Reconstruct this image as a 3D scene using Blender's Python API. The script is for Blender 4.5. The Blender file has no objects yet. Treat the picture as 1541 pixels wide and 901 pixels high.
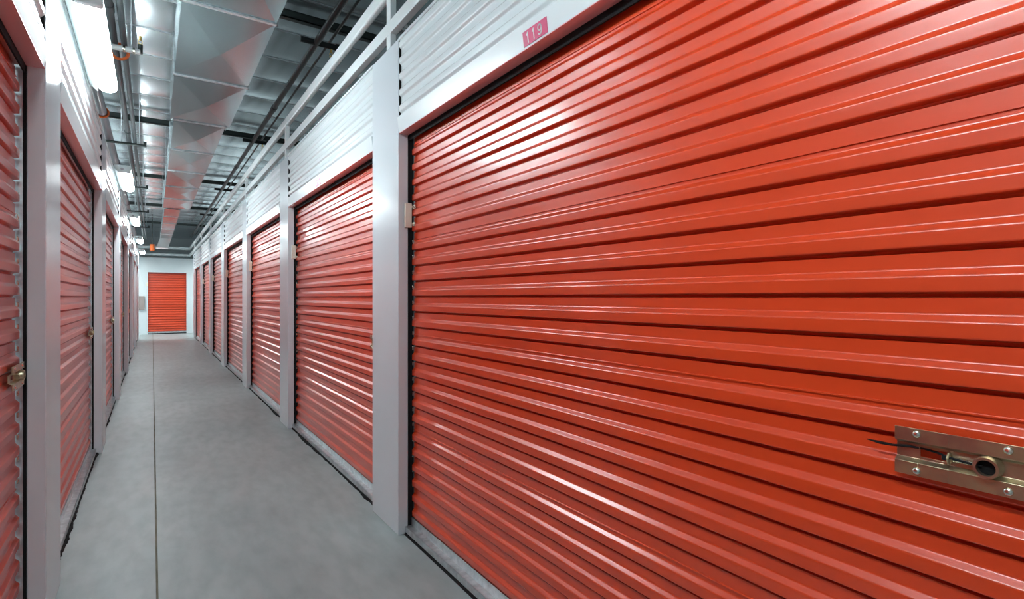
import bpy, bmesh, math, random
from mathutils import Vector, Matrix
random.seed(7)
SC = bpy.context.scene
COL = SC.collection
PI = math.pi

# ---------------------------------------------------------------- materials
def mat(name, col, rough=.4, metal=0.0, spec=.5, coat=0.0, coat_rough=.1, emit=None, strength=0.0):
    m = bpy.data.materials.new(name); m.use_nodes = True
    b = m.node_tree.nodes['Principled BSDF']
    b.inputs['Base Color'].default_value = (*col, 1)
    b.inputs['Roughness'].default_value = rough
    b.inputs['Metallic'].default_value = metal
    b.inputs['Specular IOR Level'].default_value = spec
    b.inputs['Coat Weight'].default_value = coat
    b.inputs['Coat Roughness'].default_value = coat_rough
    if emit:
        b.inputs['Emission Color'].default_value = (*emit, 1)
        b.inputs['Emission Strength'].default_value = strength
    return m

def nodes(m):
    nt = m.node_tree
    return nt, nt.nodes, nt.links, nt.nodes['Principled BSDF']

def noise_bump(m, scale=8, strength=.2, dist=.01, stretch=(1, 1, 1), detail=4):
    nt, N, L, b = nodes(m)
    tc = N.new('ShaderNodeTexCoord'); mp = N.new('ShaderNodeMapping')
    mp.inputs['Scale'].default_value = stretch
    nz = N.new('ShaderNodeTexNoise'); nz.inputs['Scale'].default_value = scale; nz.inputs['Detail'].default_value = detail
    bp = N.new('ShaderNodeBump'); bp.inputs['Strength'].default_value = strength; bp.inputs['Distance'].default_value = dist
    L.new(tc.outputs['Object'], mp.inputs[0]); L.new(mp.outputs[0], nz.inputs['Vector'])
    L.new(nz.outputs['Fac'], bp.inputs['Height']); L.new(bp.outputs[0], b.inputs['Normal'])
    return nz

def noise_ramp(m, sock, a, c, scale=5, stretch=(1, 1, 1), detail=6, lo=.35, hi=.65):
    nt, N, L, b = nodes(m)
    tc = N.new('ShaderNodeTexCoord'); mp = N.new('ShaderNodeMapping')
    mp.inputs['Scale'].default_value = stretch
    nz = N.new('ShaderNodeTexNoise'); nz.inputs['Scale'].default_value = scale; nz.inputs['Detail'].default_value = detail
    r = N.new('ShaderNodeValToRGB')
    r.color_ramp.elements[0].position = lo; r.color_ramp.elements[1].position = hi
    r.color_ramp.elements[0].color = (*a, 1); r.color_ramp.elements[1].color = (*c, 1)
    L.new(tc.outputs['Object'], mp.inputs[0]); L.new(mp.outputs[0], nz.inputs['Vector'])
    L.new(nz.outputs['Fac'], r.inputs[0]); L.new(r.outputs[0], b.inputs[sock])
    return r

RED = mat('red_enamel', (.70, .058, .010), .38, 0, .5, .95, .21)
RED.node_tree.nodes['Principled BSDF'].inputs['Coat IOR'].default_value = 1.6
WHITE = mat('white_enamel', (.73, .80, .82), .27, 0, .5, .2, .15)
WHITE_POST = mat('white_post_enamel', (.69, .755, .80), .22, 0, .5, .3, .1)
noise_bump(WHITE_POST, 2.2, .08, .006, (1, 1, .5), 2)
FLOOR = mat('polished_concrete', (.3, .34, .34), .42, 0, .4)
def floor_nodes():
    nt, N, L, b = nodes(FLOOR)
    tc = N.new('ShaderNodeTexCoord')
    def nz(scale, st, det):
        mp = N.new('ShaderNodeMapping'); mp.inputs['Scale'].default_value = st
        n = N.new('ShaderNodeTexNoise'); n.inputs['Scale'].default_value = scale; n.inputs['Detail'].default_value = det
        L.new(tc.outputs['Object'], mp.inputs[0]); L.new(mp.outputs[0], n.inputs['Vector']); return n
    a = nz(1.6, (1, .7, 1), 8); c = nz(14, (1, .35, 1), 8); d = nz(120, (1, 1, 1), 3)
    r1 = N.new('ShaderNodeValToRGB')
    r1.color_ramp.elements[0].position = .3; r1.color_ramp.elements[0].color = (.29, .34, .34, 1)
    r1.color_ramp.elements[1].position = .7; r1.color_ramp.elements[1].color = (.41, .465, .462, 1)
    r2 = N.new('ShaderNodeValToRGB')
    r2.color_ramp.elements[0].position = .3; r2.color_ramp.elements[0].color = (.82, .83, .83, 1)
    r2.color_ramp.elements[1].position = .62; r2.color_ramp.elements[1].color = (1, 1, 1, 1)
    mx = N.new('ShaderNodeMix'); mx.data_type = 'RGBA'; mx.blend_type = 'MULTIPLY'; mx.inputs['Factor'].default_value = 1
    L.new(a.outputs['Fac'], r1.inputs[0]); L.new(c.outputs['Fac'], r2.inputs[0])
    L.new(r1.outputs[0], mx.inputs['A']); L.new(r2.outputs[0], mx.inputs['B'])
    L.new(mx.outputs['Result'], b.inputs['Base Color'])
    rr = N.new('ShaderNodeMapRange'); rr.inputs['To Min'].default_value = .3; rr.inputs['To Max'].default_value = .55
    L.new(a.outputs['Fac'], rr.inputs[0]); L.new(rr.outputs[0], b.inputs['Roughness'])
    bp = N.new('ShaderNodeBump'); bp.inputs['Strength'].default_value = .12; bp.inputs['Distance'].default_value = .002
    L.new(d.outputs['Fac'], bp.inputs['Height']); L.new(bp.outputs[0], b.inputs['Normal'])
floor_nodes()
JOINT = mat('joint_sealant', (.13, .125, .09), .8)
noise_ramp(JOINT, 'Base Color', (.10, .095, .065), (.2, .19, .14), 30, (1, .2, 1))
FOIL = mat('ceiling_foil', (.66, .72, .75), .24, .9)
noise_bump(FOIL, 3.5, .14, .02, (1, .6, 1), 5)
DUCT = mat('galvanised_duct', (.31, .40, .42), .2, .8)
noise_bump(DUCT, 2.5, .08, .008, (1, 1, 1), 3)
GALV = mat('galvanised_steel', (.62, .66, .68), .33, .8)
noise_ramp(GALV, 'Base Color', (.5, .54, .56), (.72, .76, .78), 30, (1, 1, 1))
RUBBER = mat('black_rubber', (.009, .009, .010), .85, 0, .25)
BLACKPIPE = mat('black_pipe', (.012, .015, .016), .4, .1)
BEAM = mat('dark_green_joist', (.014, .024, .022), .5)
PIPE = mat('grey_pipe', (.045, .055, .06), .5, 0)
BROWNPIPE = mat('brown_grey_pipe', (.11, .10, .115), .35, .3)
RAILW = mat('rail_white', (.72, .77, .78), .3, 0, .5)
ORANGE = mat('orange_clamp', (.62, .12, .02), .4)
BRASS = mat('brass', (.75, .5, .16), .3, 1)
ZINC = mat('yellow_zinc', (.44, .36, .20), .32, .9)
noise_ramp(ZINC, 'Base Color', (.46, .34, .25), (.58, .54, .34), 18, (1, 1, 1), 3)
SCREW = mat('bright_screw', (.78, .78, .68), .25, 1)
BEIGE = mat('beige_plastic', (.84, .80, .68), .4)
GREYBOX = mat('grey_panel', (.33, .285, .265), .5)
DARKRED = mat('dark_red_trim', (.30, .03, .02), .4)
MAGENTA = mat('magenta_sign', (.60, .05, .16), .28)
INK = mat('white_digits', (.85, .85, .85), .4)
HOUSING = mat('lamp_housing', (.72, .78, .78), .35)
CAPGREY = mat('lamp_end_cap', (.42, .41, .43), .5)
LENS = mat('lamp_lens', (.9, .9, .9), .4, emit=(.87, .975, 1.0), strength=15.0)
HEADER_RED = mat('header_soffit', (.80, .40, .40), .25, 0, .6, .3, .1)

# ---------------------------------------------------------------- mesh helpers
class MB:
    def __init__(s): s.v = []; s.f = []; s.smooth = False
    def add(s, vs, fs):
        o = len(s.v); s.v += [tuple(v) for v in vs]; s.f += [tuple(i + o for i in f) for f in fs]; return s
    def box(s, x0, x1, y0, y1, z0, z1):
        x0, x1 = sorted((x0, x1)); y0, y1 = sorted((y0, y1)); z0, z1 = sorted((z0, z1))
        vs = [(x0, y0, z0), (x1, y0, z0), (x1, y1, z0), (x0, y1, z0), (x0, y0, z1), (x1, y0, z1), (x1, y1, z1), (x0, y1, z1)]
        return s.add(vs, [(0, 3, 2, 1), (4, 5, 6, 7), (0, 1, 5, 4), (1, 2, 6, 5), (2, 3, 7, 6), (3, 0, 4, 7)])
    def tube(s, a, b, r, n=14, r2=None):
        a = Vector(a); b = Vector(b); d = (b - a).normalized()
        u = d.orthogonal().normalized(); w = d.cross(u); r2 = r if r2 is None else r2
        vs = []
        for p, q in ((a, r), (b, r2)):
            for k in range(n):
                t = 2 * PI * k / n; vs.append(p + u * (q * math.cos(t)) + w * (q * math.sin(t)))
        fs = [(k, (k + 1) % n, n + (k + 1) % n, n + k) for k in range(n)]
        fs += [tuple(reversed(range(n))), tuple(range(n, 2 * n))]
        return s.add(vs, fs)
    def path(s, pts, r, n=10):
        for a, b in zip(pts, pts[1:]): s.tube(a, b, r, n)
        return s
    def ring(s, c, axis, R, r, n=24, m=8, sx=1.0):
        c = Vector(c); d = Vector(axis).normalized(); u = d.orthogonal().normalized(); w = d.cross(u)
        vs = []
        for i in range(n):
            t = 2 * PI * i / n; e = u * math.cos(t) + w * math.sin(t)
            for j in range(m):
                q = 2 * PI * j / m; vs.append(c + e * (R + r * math.cos(q)) + d * (r * math.sin(q) * sx))
        fs = [(i * m + j, ((i + 1) % n) * m + j, ((i + 1) % n) * m + (j + 1) % m, i * m + (j + 1) % m) for i in range(n) for j in range(m)]
        return s.add(vs, fs)
    def collar(s, c, axis, R, r, h, n=28):
        """hollow cylinder: outer R, bore r, height h along axis from c"""
        c = Vector(c); d = Vector(axis).normalized(); u = d.orthogonal().normalized(); w = d.cross(u)
        prof = [(R * 1.06, 0), (R, .15 * h), (R, .85 * h), (R * .93, h), (r, h), (r * .95, .1 * h)]
        vs = []; m = len(prof)
        for i in range(n):
            t = 2 * PI * i / n; e = u * math.cos(t) + w * math.sin(t)
            vs += [c + e * a + d * b for a, b in prof]
        fs = [(i * m + j, ((i + 1) % n) * m + j, ((i + 1) % n) * m + j + 1, i * m + j + 1) for i in range(n) for j in range(m - 1)]
        return s.add(vs, fs)
    def dome(s, c, axis, R, h, n=16, m=5):
        c = Vector(c); d = Vector(axis).normalized(); u = d.orthogonal().normalized(); w = d.cross(u)
        vs = []
        for j in range(m):
            q = PI / 2 * j / m
            for i in range(n):
                t = 2 * PI * i / n
                vs.append(c + (u * math.cos(t) + w * math.sin(t)) * (R * math.cos(q)) + d * (h * math.sin(q)))
        vs.append(c + d * h)
        fs = [(j * n + i, j * n + (i + 1) % n, (j + 1) * n + (i + 1) % n, (j + 1) * n + i) for j in range(m - 1) for i in range(n)]
        fs += [((m - 1) * n + i, (m - 1) * n + (i + 1) % n, m * n) for i in range(n)]
        fs.append(tuple(reversed(range(n))))
        return s.add(vs, fs)
    def strip_y(s, prof, y0, y1, thick=0.0, tx=1):
        """profile [(x,z)...] swept along y; thick gives it a back skin tx*thick behind"""
        n = len(prof)
        vs = [(x, y0, z) for x, z in prof] + [(x, y1, z) for x, z in prof]
        fs = [(i, i + 1, n + i + 1, n + i) for i in range(n - 1)]
        if thick:
            vs += [(x + tx * thick, y0, z) for x, z in prof] + [(x + tx * thick, y1, z) for x, z in prof]
            fs += [(2 * n + i, 3 * n + i, 3 * n + i + 1, 2 * n + i + 1) for i in range(n - 1)]
            fs += [(i, 2 * n + i, 2 * n + i + 1, i + 1) for i in range(n - 1)]
            fs += [(n + i, n + i + 1, 3 * n + i + 1, 3 * n + i) for i in range(n - 1)]
            fs += [(0, n, 3 * n, 2 * n), (n - 1, 3 * n - 1, 4 * n - 1, 2 * n - 1)]
        return s.add(vs, fs)
    def build(s, name, m, parent=None, loc=None, bevel=0, smooth=False, seg=2, xf=None):
        me = bpy.data.meshes.new(name)
        base = Vector(loc) if loc else Vector((0, 0, 0))
        vs = [Vector(v) for v in s.v]
        if xf: vs = [xf @ v for v in vs]
        me.from_pydata([tuple(v - base) for v in vs], [], s.f); me.validate()
        bm = bmesh.new(); bm.from_mesh(me); bmesh.ops.recalc_face_normals(bm, faces=bm.faces); bm.to_mesh(me); bm.free()
        me.materials.append(m)
        o = bpy.data.objects.new(name, me); COL.objects.link(o)
        if parent:
            o.parent = parent; pw = Vector(parent.location); q = parent.parent
            while q: pw += Vector(q.location); q = q.parent
            base = base - pw
        o.location = base
        if bevel:
            b = o.modifiers.new('bevel', 'BEVEL'); b.width = bevel; b.segments = seg; b.limit_method = 'ANGLE'; b.angle_limit = math.radians(35)
        if smooth or bevel:
            for p in me.polygons: p.use_smooth = True
            if hasattr(me, 'set_sharp_from_angle'): me.set_sharp_from_angle(angle=math.radians(40))
        return o

def empty(name, loc):
    o = bpy.data.objects.new(name, None); COL.objects.link(o); o.location = loc; o.empty_display_size = .1; return o
def tag(o, label=None, cat=None, group=None, kind=None):
    if label: o['label'] = label
    if cat: o['category'] = cat
    if group: o['group'] = group
    if kind: o['kind'] = kind
    return o

# ---------------------------------------------------------------- layout (metres; y runs down the corridor)
XR, XL = 1.08, -.335          # corridor faces of the two walls
YEND = 22.0
HEAD = 2.13                   # underside of the headers
TOP = 2.635                   # top of the white walls
JD = .056                     # jamb depth
CORNERS = [2.67, 5.43, 8.17, 10.97, 13.69, 16.45, 19.22]   # near edge of each post
PW = .40                      # post width
JX = .018                     # floor joint

# profile of rolled sheet: list of (outward offset, z) from top to bottom
def rib_profile(ztop, zbot, pitch=.0816, depth=.012, sheet=True, phase=1.611, r=.0028):
    """raised offset = 0, recessed = depth (away from the corridor). 'under' slopes (raised->recess going down) centred on the groove heights"""
    per = .508
    grooves = []
    k0 = int((phase - ztop) / per) - 2
    for k in range(k0, k0 + 12):
        z0 = phase - k * per
        if sheet:
            grooves.append((z0, True))
            for i in range(5): grooves.append((z0 - .1 - .0816 * i, False))
        else:
            for i in range(6): grooves.append((z0 - per / 6 * i, False))
    grooves.sort(key=lambda g: -g[0])
    pts = []
    def fil(p, q, w, n=3):
        # q corner between p and w replaced by arc-ish quadratic
        out = []
        a = Vector(q) + (Vector(p) - Vector(q)).normalized() * r; c = Vector(q) + (Vector(w) - Vector(q)).normalized() * r
        for i in range(n + 1):
            t = i / n; out.append(tuple((1 - t) ** 2 * a + 2 * t * (1 - t) * Vector(q) + t * t * c))
        return out
    raw = []
    for i in range(len(grooves) - 1):
        g, wide = grooves[i]; nx = grooves[i + 1][0]
        sl = .0055
        raw.append((0, g + sl + .0005, 'f'))
        if sheet: raw += [(.017, g + .0025, 's'), (.022, g - .0035, 's'), (depth, g - .0048, 's')]
        else: raw.append((depth, g - sl, 'f'))
        up = nx + .034                      # where the up-facing slope ends (raised flat below it)
        if wide:
            # lap seam a little above the slope
            zs = up + .013 + .011
            raw += [(depth, zs + .0040, 's'), (depth - .0035, zs + .0030, 's'), (depth - .0035, zs, 's'), (depth, zs - .0006, 's')]
        raw.append((depth, up + .013, 'f')); raw.append((0, up, 'f'))
    for i in range(1, len(raw) - 1):
        p, q, w = raw[i - 1], raw[i], raw[i + 1]
        if q[2] == 'f': pts += fil(p[:2], q[:2], w[:2])
        else: pts.append(q[:2])
    sup = [pts[0]]
    for p, q in zip(pts, pts[1:]):
        d = math.hypot(q[0] - p[0], q[1] - p[1])
        if d > .004:
            e = .0006 / d
            sup += [(p[0] + (q[0] - p[0]) * e, p[1] + (q[1] - p[1]) * e), (q[0] + (p[0] - q[0]) * e, q[1] + (p[1] - q[1]) * e)]
        sup.append(q)
    pts = [p for p in sup if zbot <= p[1] <= ztop]
    pts = [(pts[0][0], ztop)] + pts + [(pts[-1][0], zbot)]
    return pts

# ---------------------------------------------------------------- floor
fl = MB()
gw, gd = .0045, .006
fl.add([(-6, -4, 0), (JX - gw, -4, 0), (JX - gw, 26, 0), (-6, 26, 0)], [(0, 1, 2, 3)])
fl.add([(JX + gw, -4, 0), (8, -4, 0), (8, 26, 0), (JX + gw, 26, 0)], [(0, 1, 2, 3)])
fl.add([(JX - gw, -4, 0), (JX - gw, -4, -gd), (JX - gw, 26, -gd), (JX - gw, 26, 0)], [(0, 1, 2, 3)])
fl.add([(JX + gw, -4, 0), (JX + gw, -4, -gd), (JX + gw, 26, -gd), (JX + gw, 26, 0)], [(3, 2, 1, 0)])
o = fl.build('floor', FLOOR); tag(o, kind='structure')
o = MB().box(JX - gw, JX + gw, -4, 26, -.03, -gd + .001).build('trim_1', JOINT); tag(o, kind='structure')

# ---------------------------------------------------------------- walls
def side_x(side, d):      # d = distance behind the corridor face
    return XR + d if side > 0 else XL - d

def post(side, y0, y1, parent):
    m = MB().box(side_x(side, 0), side_x(side, JD), y0, y1, 0, TOP)
    p = m.build('post', WHITE_POST, parent, bevel=.004)
    return p

def bay_header(side, y0, y1, parent):
    # flat strip with its return, then ribbed sheet above
    xs = [side_x(side, d) for d in (.004, -.007, JD, JD)]
    m = MB(); zz = [HEAD + .003, HEAD + .085, HEAD + .085, HEAD + .003]
    m.add([(x, y0, z) for x, z in zip(xs, zz)] + [(x, y1, z) for x, z in zip(xs, zz)], [(0, 1, 2, 3), (7, 6, 5, 4), (0, 4, 5, 1), (1, 5, 6, 2), (2, 6, 7, 3), (3, 7, 4, 0)])
    m.build('header', WHITE, parent, bevel=.0015)
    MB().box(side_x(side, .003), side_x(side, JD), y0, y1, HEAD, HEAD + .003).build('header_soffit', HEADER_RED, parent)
    MB().box(side_x(side, JD + .001), side_x(side, JD + .007), y0 + .003, y1 - .003, HEAD - .030, HEAD + .06).build('header_shade_strip', RUBBER, parent)  # black strip painted in as the header's shadow band on the curtain
    prof = rib_profile(TOP - .012, HEAD + .085, sheet=False, depth=.011, phase=2.241, r=.004)
    pr = [(side_x(side, .003 + a), z) for a, z in prof]
    MB().strip_y(pr, y0 + .004, y1 - .004, .003, side).build('ribbed_panel', WHITE, parent, smooth=True)
    MB().box(side_x(side, -.001), side_x(side, .035), y0, y1, TOP - .014, TOP + .002).build('top_cap', WHITE, parent, bevel=.001)
    MB().box(side_x(side, .0035), side_x(side, .04), y1 - .0075, y1 - .0005, HEAD + .088, TOP - .016).build('notch_shade_strip', RUBBER, parent)  # black strip standing for the shade between sheet end and post

BAYS_R = []; BAYS_L = []
for side in (1, -1):
    w = empty('wall_right' if side > 0 else 'wall_left', (side_x(side, 0), 0, 0)); tag(w, kind='structure')
    near_end = .15 if side > 0 else .31
    post(side, near_end - PW, near_end, w)
    y = near_end
    for c in CORNERS:
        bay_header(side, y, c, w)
        (BAYS_R if side > 0 else BAYS_L).append((y, c))
        post(side, c, c + PW, w)
        y = c + PW
    # beyond the last post an assumed cross aisle is left open for the fill lights; behind the viewpoint the wall runs on plain
    pr = [(side_x(side, .003 + a), z) for a, z in rib_profile(TOP, 0, sheet=False, depth=.011, phase=2.241, r=.004)]
    MB().strip_y(pr, -4, near_end - PW, .003, side).build('ribbed_panel', WHITE, w, smooth=True)

# ---------------------------------------------------------------- latch
def make_latch(parent, side, yc, zc, xface):
    """xface = x of the raised faces of the curtain; plate .2 long, .089 tall, recessed channel in the middle"""
    s = side
    def P(d): return xface - s * d         # d metres out towards the corridor
    L = .202; H = .085; y0, y1 = yc - L / 2, yc + L / 2
    t = .0022; d0 = .0135; dr = .003
    hz = [(H / 2, d0), (H / 2 - .0235, d0), (H / 2 - .0295, dr), (-H / 2 + .0295, dr), (-H / 2 + .0235, d0), (-H / 2, d0)]
    prof = [(P(d), zc + z) for z, d in hz]
    # plate with a slot: build in three y stretches, the middle one split around the slot
    farther = 1 if s > 0 else -1
    ys0 = y1 - .036 if s > 0 else y0 + .036          # slot starts .034 from the outer plate end
    ys1 = ys0 - .044 if s > 0 else ys0 + .044
    sl0, sl1 = min(ys0, ys1), max(ys0, ys1)
    m = MB()
    m.strip_y(prof, y0, sl0, t, s); m.strip_y(prof, sl1, y1, t, s)
    m.strip_y(prof[:3] + [(P(dr), zc + .0085)], sl0, sl1, t, s)
    m.strip_y([(P(dr), zc - .0085)] + prof[3:], sl0, sl1, t, s)
    plate = m.build('latch_plate', ZINC, parent, bevel=.0009)
    # slider bolt tongue behind the slot edge, threaded rod, cylinder collar
    yk = sl0 - .0005 if s > 0 else sl1 + .0005           # the thumb disc stands at the inner slot end
    ycyl = yk - s * .052
    m = MB().ring((P(dr + .008), yk, zc), (0, 1, 0), .0085, .0022, 24, 8)
    m.tube((P(dr + .008), yk - .0009, zc), (P(dr + .008), yk + .0009, zc), .0086, 24)
    m.build('thumb_disc', ZINC, plate, smooth=True)
    m = MB()
    m.tube((P(dr + .0065), yk, zc), (P(dr + .0065), ycyl, zc), .0032, 12)
    for k in range(9): m.ring((P(dr + .0065), yk - s * (.006 + .0036 * k), zc), (0, 1, 0), .0034, .0011, 14, 6)
    m.build('threaded_bolt', SCREW, plate, smooth=True)
    MB().collar((P(dr - .001), ycyl, zc), (-s, 0, 0), .0182, .0128, .023).build('lock_collar', ZINC, plate, smooth=True)
    MB().tube((P(dr), ycyl, zc), (P(dr + .012), ycyl, zc), .0127, 24).build('keyway_plug', RUBBER, plate, smooth=True)
    for yy in (y0 + .034, y0 + .158) if s < 0 else (y1 - .034, y1 - .158):
        for zz in (H / 2 - .0095, -H / 2 + .0095):
            m = MB().dome((P(d0), yy, zc + zz), (-s, 0, 0), .0068, .0042)
            m.build('screw', SCREW, plate, smooth=True)
    return plate, yk, ycyl, P, dr

# ---------------------------------------------------------------- roll-up doors
CUR_D = .072      # raised face of the curtain behind the wall face
RIB = .014
DOOR_LABELS_R = [
 'large glossy red roll-up door nearest the camera, number 119 on its header',
 'red roll-up storage door on the right wall, second from the camera',
 'red roll-up storage door on the right wall, third from the camera',
 'red roll-up storage door on the right wall, fourth from the camera',
 'red roll-up storage door on the right wall, fifth from the camera',
 'narrow-looking red roll-up door on the right wall, sixth from the camera',
 'farthest red roll-up door on the right wall, last before the end wall']
DOOR_LABELS_L = [
 'red roll-up door at the left picture edge, brass-coloured latch beside the post',
 'red roll-up storage door on the left wall, second from the camera',
 'red roll-up storage door on the left wall, third from the camera',
 'red roll-up storage door on the left wall, fourth from the camera',
 'red roll-up storage door on the left wall, fifth from the camera',
 'thin sliver of red roll-up door on the left wall, sixth from the camera',
 'farthest red roll-up door on the left wall beside the grey panel']
def door(side, y0, y1, label, ragged, clips=False, with_latch=True):
    x = side_x(side, CUR_D)
    root = empty('roll_up_door', (x, (y0 + y1) / 2, 0))
    tag(root, label, 'door', 'roll-up doors on the %s side of the corridor' % ('right' if side > 0 else 'left'), 'thing')
    prof = [(side_x(side, CUR_D + a), z) for a, z in rib_profile(HEAD + .16, .045)]
    MB().strip_y(prof, y0 + .012, y1 - .014, .0015, side).build('curtain', RED, root, smooth=True)
    for yy, sg in ((y0, -1), (y1, 1)):
        # black strip standing in for the shaded gap at the post, pale steel track behind it
        g = MB().box(side_x(side, JD + .0005), side_x(side, JD + .110), yy - sg * .001, yy + sg * .03, .0, HEAD + .1)
        gd_ = g.build('guide_track', GALV, root)
        MB().box(side_x(side, JD - .001), side_x(side, JD + (.03 if side > 0 else .009)), yy - sg * .004, yy + sg * .02, .002, HEAD + .02).build('gap_shade_strip', RUBBER, gd_)
        # spring clips that ride in the track
        if clips and sg > 0:
            z = 1.262 - .0076 - .02 - .0816 * 12; first_c = None
            while z < HEAD - .05:
                if first_c is None:
                    first_c = MB().box(side_x(side, CUR_D + .003), side_x(side, CUR_D + .010), yy - .013, yy - .004, z - .010, z + .010).build('guide_clip', SCREW, gd_, bevel=.002)
                    z0c = z; l0 = first_c.location.copy()
                else:
                    c = first_c.copy(); COL.objects.link(c); c.parent = gd_; c.location = l0 + Vector((0, 0, z - z0c))
                z += .0816
    # bottom angle and rubber seal
    b = MB()
    b.box(side_x(side, CUR_D - .034), side_x(side, CUR_D + .004), y0 + .006, y1 - .006, .041, .0445)
    b.box(side_x(side, CUR_D - .034), side_x(side, CUR_D - .030), y0 + .006, y1 - .006, .012, .0445)
    b.box(side_x(side, CUR_D + .000), side_x(side, CUR_D + .004), y0 + .006, y1 - .006, .041, .085)
    b.build('bottom_bar', GALV, root, bevel=.0016)
    n = 90; vs = []
    rnd = random.Random(int(y0 * 100) + side)
    base = CUR_D - .040; w = 0
    for i in range(n + 1):
        y = y0 + .004 + (y1 - y0 - .008) * i / n
        w = max(0, min(.016, w + rnd.uniform(-.0055, .0045))) if ragged else .001
        for zz in (.0005, .012):
            vs.append((side_x(side, base - w + (.006 if zz > .01 else 0)), y, zz)); vs.append((side_x(side, CUR_D + .006), y, zz))
    fs = []
    for i in range(n):
        a = 4 * i; c = a + 4
        fs += [(a, c, c + 2, a + 2), (a + 2, c + 2, c + 3, a + 3), (a + 1, a + 3, c + 3, c + 1), (a, a + 1, c + 1, c)]
    fs += [(0, 2, 3, 1), (4 * n, 4 * n + 1, 4 * n + 3, 4 * n + 2)]
    MB().add(vs, fs).build('bottom_seal', RUBBER, root)
    if with_latch:
        yc = (y0 + (.167 if y0 < 1 else .106)) if side > 0 else (y1 - .020 - .101)
        return root, make_latch(root, side, yc, .983, x)
    return root, None

# bring the black zip tie through the first latch
for i, (a, b_) in enumerate(BAYS_R):
    rt, lt = door(1, a, b_, DOOR_LABELS_R[i], i > 0, i < 2)
    if i == 0: first = lt
for i, (a, b_) in enumerate(BAYS_L):
    door(-1, a, b_, DOOR_LABELS_L[i], i > 0, i < 2)

plate, yk, ycyl, P, dr = first
zc = .983
pts = [(P(dr + .014), ycyl + .006, zc), (P(dr + .013), ycyl + .03, zc + .001), (P(dr + .012), yk, zc + .003), (P(-.0005), yk + .02, zc + .004),
       (P(-.001), yk + .04, zc + .0065), (P(.006), yk + .06, zc + .007), (P(.011), yk + .085, zc + .005), (P(.012), yk + .105, zc + .005), (P(.010), yk + .128, zc + .006)]
m = MB().path(pts[:7], .0021, 8).tube(pts[6], pts[7], .0022, 8, .0028).tube(pts[7], pts[8], .0028, 8, .0010)
m.box(P(dr + .009), P(dr + .017), yk + .002, yk + .008, zc - .002, zc + .006)
o = m.build('zip_tie', RUBBER, smooth=True, loc=(P(dr + .012), yk, zc))
tag(o, 'black plastic zip tie threaded through the latch of the nearest red door', 'zip tie')

# ---------------------------------------------------------------- contact sensors on the far jambs
def sensor(side, yj, label):
    xs = side_x(side, JD - .010)
    root = empty('door_sensor', (xs, yj - .011, 1.634))
    tag(root, label, 'sensor', 'beige contact sensors on the door jambs')
    MB().box(side_x(side, .030), side_x(side, .069), yj - .022, yj - .0045, 1.634, 1.764).build('sensor_case', BEIGE, root, bevel=.004)
    for z in (1.652, 1.742):
        q = MB().box(side_x(side, CUR_D - .004), side_x(side, CUR_D + .004), yj - .052, yj - .030, z - .010, z + .010)
        q.tube((side_x(side, CUR_D - .002), yj - .041, z), (side_x(side, CUR_D - .012), yj - .041, z), .006, 10)
        q.build('magnet_stud', SCREW, root, bevel=.001)
ord_ = ['first', 'second', 'third', 'fourth', 'fifth', 'sixth', 'seventh']
for i, (a, b_) in enumerate(BAYS_R[:6]):
    lab = ['beige plastic contact sensor on the jamb of the nearest large red door',
           'beige contact sensor on the white post past the second right-hand door',
           'beige contact sensor on the white post past the third right-hand door',
           'beige contact sensor on the white post past the fourth right-hand door',
           'beige contact sensor on the white post past the fifth right-hand door',
           'tiny beige contact sensor on the jamb of the sixth right-hand door'][i]
    sensor(1, b_, lab)

# ---------------------------------------------------------------- number signs (flat plates on the header strip)
SEG = {'1': [((.5, 0), (.5, 1)), ((.5, 1), (.28, .8))],
       '7': [((.1, 1), (.9, 1)), ((.9, 1), (.4, 0))]}
def digit(mb, ch, y0, w, z0, h, x, th, side):
    # a viewer facing the right wall sees +y on the left, so digits run towards -y
    def seg(p, q):
        a = Vector((x, y0 - p[0] * w, z0 + p[1] * h)); b = Vector((x, y0 - q[0] * w, z0 + q[1] * h))
        d = (b - a).normalized(); n = Vector((0, -d.z, d.y)) * th / 2
        a = a - d * th / 2; b = b + d * th / 2
        f = [a + n, b + n, b - n, a - n]; e = Vector((-.0008, 0, 0))
        mb.add(f + [v + e for v in f], [(0, 1, 2, 3), (7, 6, 5, 4), (0, 4, 5, 1), (1, 5, 6, 2), (2, 6, 7, 3), (3, 7, 4, 0)])
    if ch == '9':
        pts = []
        for k in range(21):
            t = 2 * PI * k / 20; pts.append((.5 + .36 * math.cos(t), .70 + .28 * math.sin(t)))
        for p, q in zip(pts, pts[1:]): seg(p, q)
        tail = [(.86, .70), (.86, .40), (.78, .15), (.6, .03), (.35, .01), (.18, .1)]
        for p, q in zip(tail, tail[1:]): seg(p, q)
    else:
        for p, q in SEG[ch]: seg(p, q)
def sign(yc, text, label, w=.136, h=.050):
    xs = XR - .001
    root = empty('number_sign', (xs, yc, HEAD + .008)); tag(root, label, 'sign', 'unit number signs')
    z0 = HEAD + .009
    m = MB().box(XR - .0002, XR - .0022, yc - w / 2, yc + w / 2, z0, z0 + h)
    m.v = [(x - .007 + .011 * (HEAD + .085 - z) / .082, y, z) for x, y, z in m.v]
    m.build('sign_plate', MAGENTA, root, bevel=.0005)
    m = MB(); dw = .024; y = yc - w / 2 + .018 + dw * 1.4 * len(text)
    for ch in text:
        digit(m, ch, y, dw, z0 + .009, .031, XR - .0022, .0048, 1); y -= dw * 1.4
    m.v = [(x - .007 + .011 * (HEAD + .085 - z) / .082, y, z) for x, y, z in m.v]
    m.build('digits', INK, root)
sign(1.455, '119', 'magenta sign reading 119 on the header above the nearest red door')
sign(4.31, '117', 'small pale magenta number sign above the second right-hand red door')

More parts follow.
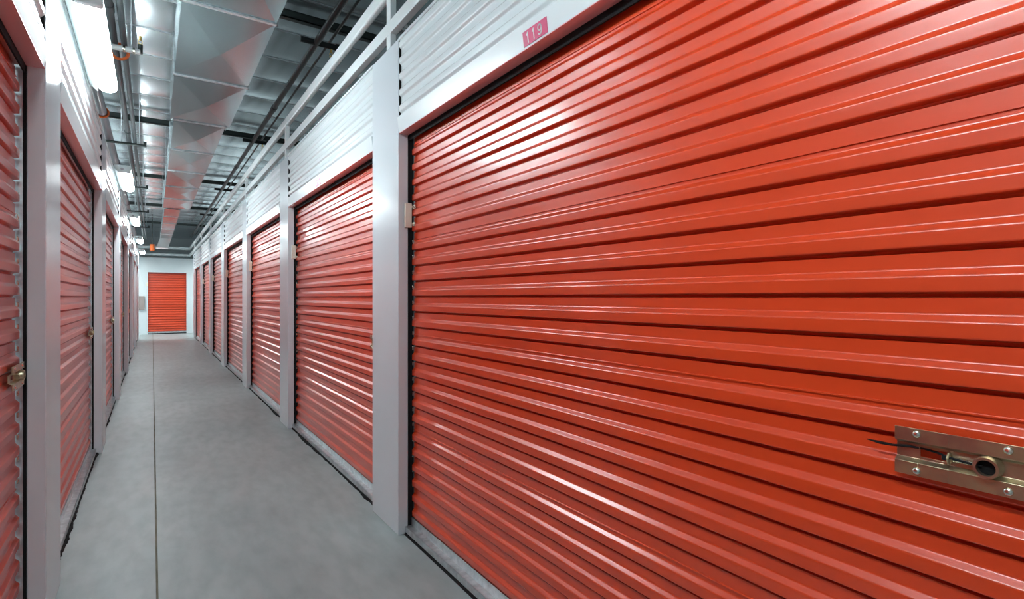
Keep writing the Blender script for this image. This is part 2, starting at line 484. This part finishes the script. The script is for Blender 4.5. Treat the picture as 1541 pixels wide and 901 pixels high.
# ---------------------------------------------------------------- end wall and its door
we = empty('wall_end', (.37, YEND, 0)); tag(we, kind='structure')
EX0, EX1 = -.135, 1.015
MB().box(-6, EX0, YEND, YEND + .06, 0, TOP).build('left_panel', WHITE, we)
MB().box(EX1, 8, YEND, YEND + .06, 0, TOP).build('right_panel', WHITE, we)
MB().box(EX0, EX1, YEND, YEND + .06, HEAD, TOP).build('header', WHITE, we)
MB().box(EX0 + .012, EX1 - .012, YEND + .012, YEND + .04, HEAD - .045, HEAD).build('header_trim', DARKRED, we)
root = empty('roll_up_door', ((EX0 + EX1) / 2, YEND + .05, 0))
tag(root, 'bright orange-red roll-up door facing down the corridor in the end wall', 'door', None, 'thing')
prof = rib_profile(HEAD + .05, .05)
n = len(prof); vs = [(EX0 + .006, YEND + .045 + a, z) for a, z in prof] + [(EX1 - .006, YEND + .045 + a, z) for a, z in prof]
MB().add(vs, [(i, i + 1, n + i + 1, n + i) for i in range(n - 1)]).build('curtain', RED, root, smooth=True)
MB().box(EX0 + .005, EX1 - .005, YEND + .01, YEND + .05, .03, .085).build('bottom_bar', GALV, root, bevel=.002)
MB().box(EX0, EX1, YEND - .002, YEND + .055, .001, .03).build('bottom_seal', RUBBER, root)
MB().box(EX0 - .028, EX0 + .012, YEND - .012, YEND + .03, 0, HEAD + .01).build('guide_track', WHITE, root, bevel=.002)
MB().box(EX1 - .012, EX1 + .028, YEND - .012, YEND + .03, 0, HEAD + .01).build('guide_track', WHITE, root, bevel=.002)
s_ = MB().box(EX0 - .03, EX0 + .02, YEND - .040, YEND - .012, 1.65, 1.78).build('door_sensor', BEIGE, bevel=.004, loc=(EX0, YEND - .02, 1.65))
tag(s_, 'pale contact sensor at the left edge of the end wall door', 'sensor', 'beige contact sensors on the door jambs')
g = empty('wall_panel', (-.27, YEND - .03, .86)); tag(g, 'brown-grey electrical cabinet on the end wall left of the red door', 'electrical box')
MB().box(XL - .055, -.215, YEND - .06, YEND - .001, .84, 1.31).build('cabinet', GREYBOX, g, bevel=.003)
MB().box(XL - .043, -.227, YEND - .066, YEND - .060, .855, 1.295).build('cabinet_door', GREYBOX, g, bevel=.002)
# wall behind the viewpoint and shell
o = MB().box(-6, 8, -4.1, -4, 0, 3.9).build('wall_back', WHITE); tag(o, kind='structure')
o = MB().box(-6, 8, 26, 26.1, 0, 3.9).build('wall_far', WHITE); tag(o, kind='structure')
o = MB().box(-6.1, -6, -4, 26, 0, 3.9).build('wall_outer_left', WHITE); tag(o, kind='structure')
o = MB().box(8, 8.1, -4, 26, 0, 3.9).build('wall_outer_right', WHITE); tag(o, kind='structure')

# ---------------------------------------------------------------- ceiling
CZ = 3.72
cm = MB(); NX, NY = 42, 560
sp = .645; off = .07
vs = []
for j in range(NY + 1):
    y = -4 + 30 * j / NY
    ph = ((y - off) / sp) % 1.0
    sag = .015 * (math.sin(PI * ph) ** .6)
    for i in range(NX + 1):
        x = -6 + 14 * i / NX
        vs.append((x, y, CZ - sag - .010 * math.sin(3.1 * x + 1.7 * math.floor((y - off) / sp)) * math.sin(PI * ph)))
cm.add(vs, [(j * (NX + 1) + i, (j + 1) * (NX + 1) + i, (j + 1) * (NX + 1) + i + 1, j * (NX + 1) + i + 1) for j in range(NY) for i in range(NX)])
o = cm.build('ceiling', FOIL, smooth=True); tag(o, kind='structure')
# thin seams tape between foil pillows
tm = MB(); k = 0
y = off - 6 * sp
while y < 26:
    tm.box(-6, 8, y - .008, y + .008, CZ - .008, CZ + .004); y += sp
o = tm.build('trim_2', GALV); tag(o, kind='structure')
BEAMS = [.86, 4.73, 8.6, 12.47, 16.34, 20.21]
for i, y in enumerate(BEAMS):
    m = MB()
    m.box(-6, 8, y - .028, y + .028, 3.590, 3.600); m.box(-6, 8, y - .028, y + .028, 3.648, 3.658); m.box(-6, 8, y - .028, y - .020, 3.590, 3.658)
    o = m.build('ceiling_joist', BEAM, bevel=.001, loc=(1, y, 3.59))
    lab = ['dark steel joist crossing the ceiling behind the camera position', 'thickest dark joist beside the duct, nearest across the ceiling', 'second dark green joist crossing the foil ceiling from the camera',
           'third dark joist crossing the foil ceiling', 'fourth dark joist across the ceiling, near the duct end', 'farthest dark joist across the ceiling near the end wall'][i]
    tag(o, lab, 'joist', 'dark joists under the foil ceiling')

# ---------------------------------------------------------------- duct
DZ, DH = 2.962, .30
duct = empty('air_duct', (.39, 4.8, DZ)); tag(duct, 'long silver sheet-metal air duct with creased panels hanging under the ceiling', 'duct')
def duct_section(y0, y1, x0, x1, z0, z1, parent, brk=.016):
    cy, cx, cz = (y0 + y1) / 2, (x0 + x1) / 2, (z0 + z1) / 2
    V = [(x0, y0, z0), (x1, y0, z0), (x1, y1, z0), (x0, y1, z0), (x0, y0, z1), (x1, y0, z1), (x1, y1, z1), (x0, y1, z1),
         (cx, cy, z0 - brk), (x0 - brk * .5, cy, cz), (x1 + brk * .5, cy, cz)]
    F = [(0, 1, 8), (1, 2, 8), (2, 3, 8), (3, 0, 8), (0, 4, 9), (4, 7, 9), (7, 3, 9), (3, 0, 9), (1, 5, 10), (5, 6, 10), (6, 2, 10), (2, 1, 10), (4, 5, 6, 7), (0, 1, 5, 4), (3, 2, 6, 7)]
    return MB().add(V, F).build('duct_section', DUCT, parent)
def duct_joint(y, x0, x1, z0, z1, parent):
    m = MB(); t = .010; e = .012
    m.box(x0 - t, x1 + t, y - e, y + e, z0 - t, z0 + .001); m.box(x0 - t, x0 + .001, y - e, y + e, z0 - t, z1 + t)
    m.box(x1 - .001, x1 + t, y - e, y + e, z0 - t, z1 + t); m.box(x0 - t, x1 + t, y - e, y + e, z1 - .001, z1 + t)
    m.build('joint_flange', GALV, parent, bevel=.002)
dx0, dx1 = .140, .640
y = 3.56 - 1.22 * 4
widths = []
while y < 11.9:
    narrow = y > 5.9
    a, b_ = (.172, .605) if narrow else (dx0, dx1)
    duct_section(y, y + 1.22, a, b_, DZ, DZ + DH, duct, .024 if y < 6 else .010)
    duct_joint(y, a, b_, DZ, DZ + DH, duct)
    y += 1.22
duct_joint(y, .172, .605, DZ, DZ + DH, duct)
ye = y
while y < 17.8:
    duct_section(y, y + 1.22, .20, .46, DZ, DZ + .22, duct, .006); duct_joint(y, .20, .46, DZ, DZ + .22, duct); y += 1.22
m = MB()   # pale drop boot at the end of the duct
m.add([(.20, y, DZ + .02), (.46, y, DZ + .02), (.46, y, DZ + .20), (.20, y, DZ + .20), (.20, y + .5, DZ + .02), (.46, y + .5, DZ + .02), (.46, y + .75, DZ + .20), (.20, y + .75, DZ + .20)],
      [(0, 1, 2, 3), (4, 7, 6, 5), (0, 4, 5, 1), (1, 5, 6, 2), (2, 6, 7, 3), (3, 7, 4, 0)])
m.add([(.19, y + .2, DZ + .02), (.47, y + .2, DZ + .02), (.47, y + .6, DZ + .02), (.19, y + .6, DZ + .02), (.10, y + .15, DZ - .26), (.38, y + .15, DZ - .26), (.38, y + .65, DZ - .26), (.10, y + .65, DZ - .26)],
      [(0, 1, 2, 3), (4, 7, 6, 5), (0, 4, 5, 1), (1, 5, 6, 2), (2, 6, 7, 3), (3, 7, 4, 0)])
m.build('drop_boot', HOUSING, duct)
for yy in (-.1, 3.0, 6.1, 8.9, 11.6):
    for xx in ((.160, .617) if yy > 6 else (.128, .652)):
        MB().box(xx - .001, xx + .001, yy - .012, yy + .012, DZ - .005, 3.68).build('hanger_strap', GALV, duct)

# ---------------------------------------------------------------- pipes
def pipe(name, x, z, r, y0, y1, m_, label, cat='pipe', coup=()):
    root = empty(name, (x, (y0 + y1) / 2, z)); tag(root, label, cat)
    MB().tube((x, y0, z), (x, y1, z), r, 20).build('pipe_run', m_, root, smooth=True)
    for yy in coup: MB().tube((x, yy - .05, z), (x, yy + .05, z), r * 1.22, 20).build('coupling', m_, root, bevel=.002, smooth=True)
    return root
pr = pipe('sprinkler_pipe', 1.125, 3.37, .026, -3, 21.6, BLACKPIPE, 'thick black sprinkler pipe running above the right-hand wall', coup=(3.2, 6.4, 9.6, 12.8, 16, 19.2))
pipe('thin_pipe', 1.245, 3.425, .011, -3, 21.6, BLACKPIPE, 'thin black pipe running beside the thick sprinkler pipe on the right')
pipe('conduit', -.175, 3.175, .020, -3, 21.0, PIPE, 'grey metal pipe above the lamps, nearer the duct of the pair')
pipe('conduit', -.236, 3.179, .024, -3, 21.0, PIPE, 'grey metal pipe above the lamps, nearer the left wall of the pair', coup=(4.4, 7.6, 10.8))
pipe('drain_pipe', -.435, 3.20, .045, -3, 21.0, BROWNPIPE, 'thick brown-grey pipe above the top of the left wall', coup=(5.5, 9.5, 13.5))
# black branch stubs with brass sprinklers on the right pipe
def sprinkler(x, y, z, parent):
    root = empty('sprinkler_head', Vector((x, y, z)) - parent.location); root.parent = parent; root['label'] = 'brass sprinkler head'
    MB().tube((x, y, z), (x, y, z - .03), .009, 12).build('sprinkler_body', BRASS, root, smooth=True)
    m = MB()
    for sg in (-1, 1): m.path([(x + sg * .009, y, z - .028), (x + sg * .014, y, z - .045), (x, y, z - .062)], .0022, 6)
    m.build('sprinkler_frame', BRASS, root, smooth=True)
    MB().tube((x, y, z - .062), (x, y, z - .065), .017, 16).build('deflector', BRASS, root, smooth=True)
for i, yy in enumerate((4.55, 7.9, 11.8, 15.6)):
    m = MB().tube((1.0, yy, 3.37), (1.30, yy, 3.37), .024, 14)
    m.tube((1.285, yy, 3.37), (1.325, yy, 3.37), .032, 14)
    m.build('branch_stub', BLACKPIPE, pr, smooth=True)
sprinkler(1.245, 4.55, 3.346, pr)
sprinkler(1.245, 7.9, 3.346, pr)
# trapeze struts under the left pipes
for i, yy in enumerate((4.95, 8.0, 11.1, 14.2, 17.3)):
    root = empty('strut_hanger', (-.22, yy, 3.19))
    tag(root, ['pale conduit cross-piece with an orange clamp above the nearest lamp', 'dark strut hanger with upturned end left of the duct, second one', 'dark strut hanger with upturned end, third down the corridor',
               'dark strut hanger far down the corridor, fourth one', 'last dark strut hanger before the end wall'][i], 'hanger', 'strut hangers under the left pipes')
    mm = RAILW if i == 0 else BEAM
    b = MB().tube((-.50, yy, 3.140 if i else 3.134), (-.075, yy, 3.140 if i else 3.134), .020 if i == 0 else .0145, 12).build('crossbar', mm, root, smooth=True)
    for xx in (-.31, -.13):
        MB().tube((xx, yy, 3.14), (xx, yy, 3.70), .005, 8).build('threaded_rod', GALV, root, smooth=True)
    MB().tube((-.075, yy, 3.125), (-.075, yy, 3.19), .017, 12).build('end_elbow', BEAM, root, smooth=True)
    if i == 0:
        sprinkler(-.075, yy, 3.255, root)
        for xx in (-.175, -.115): MB().tube((xx - .008, yy, 3.134), (xx + .008, yy, 3.134), .024, 14).build('collar', SCREW, root, smooth=True)
o = MB().ring((-.205, 5.0, 3.125), (0, 1, .2), .055, .011, 20, 8).build('pipe_clamp', ORANGE, smooth=True, loc=(-.205, 5.0, 3.125))
tag(o, 'orange ring clamp hanging under the grey pipes near the first lamp', 'clamp')
o = MB().ring((-.435, 7.0, 3.20), (0, 1, .1), .055, .011, 20, 8).build('pipe_clamp', ORANGE, smooth=True, loc=(-.435, 7.0, 3.20))
tag(o, 'orange ring clamp around the brown-grey pipe over the left wall', 'clamp')
o = MB().ring((-.215, 3.35, 3.22), (0, 1, -.3), .075, .006, 26, 8).build('conduit_loop', RAILW, smooth=True, loc=(-.215, 3.35, 3.22))
tag(o, 'white loop of cable hanging from the grey pipes at the top edge', 'cable')
g = empty('valve', (0, 20.0, 2.83)); tag(g, 'orange pipe valve hanging at the far end of the ceiling', 'valve')
MB().tube((0, 20.0, 2.72), (0, 20.0, 2.92), .065, 14).build('valve_body', ORANGE, g, smooth=True)
MB().tube((0, 20.0, 2.92), (0, 20.0, 3.7), .014, 10).build('valve_pipe', BEAM, g, smooth=True)

# ---------------------------------------------------------------- open rail framing on top of the right and end walls
fr = empty('rail_framing', (XR + .02, 8, TOP)); tag(fr, 'white open metal rail framing standing on the right wall and across the end wall', 'rail framing')
xr0, xr1 = XR + .004, XR + .044
MB().box(xr0, xr1, -3, YEND + .04, 2.718, 2.790).build('rail', RAILW, fr, bevel=.004)
MB().box(xr0, xr1, -3, YEND + .04, 2.945, 3.030).build('rail', RAILW, fr, bevel=.012, seg=4)
MB().box(XL - .2, xr0, YEND, YEND + .04, 2.718, 2.790).build('rail', RAILW, fr, bevel=.004)
MB().box(XL - .2, xr0, YEND, YEND + .04, 2.945, 3.030).build('rail', RAILW, fr, bevel=.012, seg=4)
for c in [-.1] + CORNERS:
    MB().box(xr0 + .003, xr1 - .003, c + .13, c + .19, TOP, 2.96).build('stud', RAILW, fr, bevel=.002)

# ---------------------------------------------------------------- lamps
LAMPS = [.28, 3.67, 7.55, 11.42, 15.3, 19.1]
LL = ['white tube lamp behind the viewpoint on the left wall', 'large bright strip lamp at top left, nearest along the left wall', 'second bright strip lamp along the left wall, beside the dark strut',
      'third glowing strip lamp along the left wall', 'fourth glowing strip lamp along the left wall', 'farthest small glowing lamp at the end of the left wall']
def lamp(yc, label):
    L = 1.24; x0, x1 = -.331, -.187; zb = 2.600
    root = empty('strip_lamp', ((x0 + x1) / 2, yc, zb)); tag(root, label, 'lamp', 'strip lamps along the left wall')
    hp = [(x0, zb + .056), (x0, zb + .022), (x0 + .012, zb + .006), (-.290, zb - .022), (-.286, zb - .022), (-.286, zb + .046), (-.200, zb + .046), (-.200, zb + .056)]
    nn = len(hp); ya, yb = yc - L / 2, yc + L / 2
    MB().add([(x, ya, z) for x, z in hp] + [(x, yb, z) for x, z in hp], [(i, (i + 1) % nn, nn + (i + 1) % nn, nn + i) for i in range(nn)] + [(0, 1, 2, 3, 4, 5), (5, 6, 7, 0), (nn + 5, nn + 4, nn + 3, nn + 2, nn + 1, nn), (nn, nn + 7, nn + 6, nn + 5)]).build('lamp_housing', HOUSING, root, bevel=.001)
    for q in (-.45, .45): MB().box(-.372, -.325, yc + q - .02, yc + q + .02, TOP + .002, zb + .057).build('bracket', HOUSING, root, bevel=.002)
    n = 12; pr = []
    cx, hw = -.236, .048
    pr.append((cx - hw, zb + .045))
    for k in range(n + 1):
        t = PI * k / n; pr.append((cx - hw * math.cos(t) * 1.0, zb + .018 - .042 * math.sin(t) ** .7))
    pr.append((cx + hw, zb + .045)); n = len(pr) - 1
    y0, y1 = yc - L / 2 + .012, yc + L / 2 - .012
    vs = [(x, y0, z) for x, z in pr] + [(x, y1, z) for x, z in pr]
    fs = [(i, i + 1, n + 2 + i, n + 1 + i) for i in range(n)] + [tuple(range(n + 1)), tuple(reversed(range(n + 1, 2 * n + 2)))]
    ln = MB().add(vs, fs).build('lamp_lens', LENS, root, smooth=True)
    m = MB()
    for k in range(22):
        yy = y0 + .05 + k * .042
        zc_ = zb + .018 - .042 * math.sin(math.acos(-(-.222 - cx) / hw)) ** .7
        m.box(-.2255, -.2185, yy - .006, yy + .006, zc_ - .005, zc_ + .002)
    m.build('lens_slots', CAPGREY, ln)
    ec = MB().box(-.288, -.184, yc - L / 2 - .020, yc - L / 2 + .012, zb - .026, zb + .052).build('end_cap', HOUSING, root, bevel=.010, seg=3)
    MB().tube((-.262, yc - L / 2 - .022, zb + .012), (-.262, yc - L / 2 - .018, zb + .012), .014, 14).build('knockout', CAPGREY, ec)
    MB().box(x0 + .004, x1 - .002, yc + L / 2, yc + L / 2 + .006, zb + .002, zb + .06).build('end_cap', HOUSING, root, bevel=.002)
for yy, lb in zip(LAMPS, LL): lamp(yy, lb)

# added fill lights, unseen behind the walls, brightening the ceiling and end wall
def fill_light(x, y, z, sx, sy, power, rot=(0, 0, 0)):
    l = bpy.data.lights.new('fill_light', 'AREA'); l.shape = 'RECTANGLE'; l.size = sx; l.size_y = sy; l.energy = power
    l.color = (.90, .985, 1.0)
    o = bpy.data.objects.new('fill_light', l); COL.objects.link(o); o.location = (x, y, z); o.rotation_euler = rot
for yy in (-2, 2, 6, 10, 14, 18):
    fill_light(4.3, yy, 2.6, .2, 1.3, 6, (PI, 0, 0))
    fill_light(-3.0, yy, 2.6, .2, 1.3, 32, (PI, 0, 0))
fill_light(-1.5, 20.8, 2.6, 1.2, .2, 19); fill_light(2.4, 20.8, 2.6, 1.2, .2, 19)

# ---------------------------------------------------------------- world, camera, view
w = bpy.data.worlds.new('world'); SC.world = w; w.use_nodes = True
w.node_tree.nodes['Background'].inputs[0].default_value = (.5, .55, .6, 1)
w.node_tree.nodes['Background'].inputs[1].default_value = .05
cam = bpy.data.cameras.new('camera'); co = bpy.data.objects.new('camera', cam); COL.objects.link(co); SC.camera = co
F = 800.0
cam.sensor_fit = 'HORIZONTAL'; cam.sensor_width = 36; cam.lens = F / 1541 * 36
cam.shift_y = -3.0 / 1541
cam.clip_start = .05
co.location = (0, 0, 1.262)
co.rotation_euler = (PI / 2, 0, -math.atan2(770.5 - 229, F))
SC.view_settings.view_transform = 'Standard'; SC.view_settings.look = 'None'
SC.view_settings.exposure = 1.92; SC.view_settings.gamma = 1
SC.view_settings.use_curve_mapping = False
SC.cycles.max_bounces = 12; SC.cycles.diffuse_bounces = 6; SC.cycles.glossy_bounces = 6
SC.cycles.sample_clamp_indirect = 6
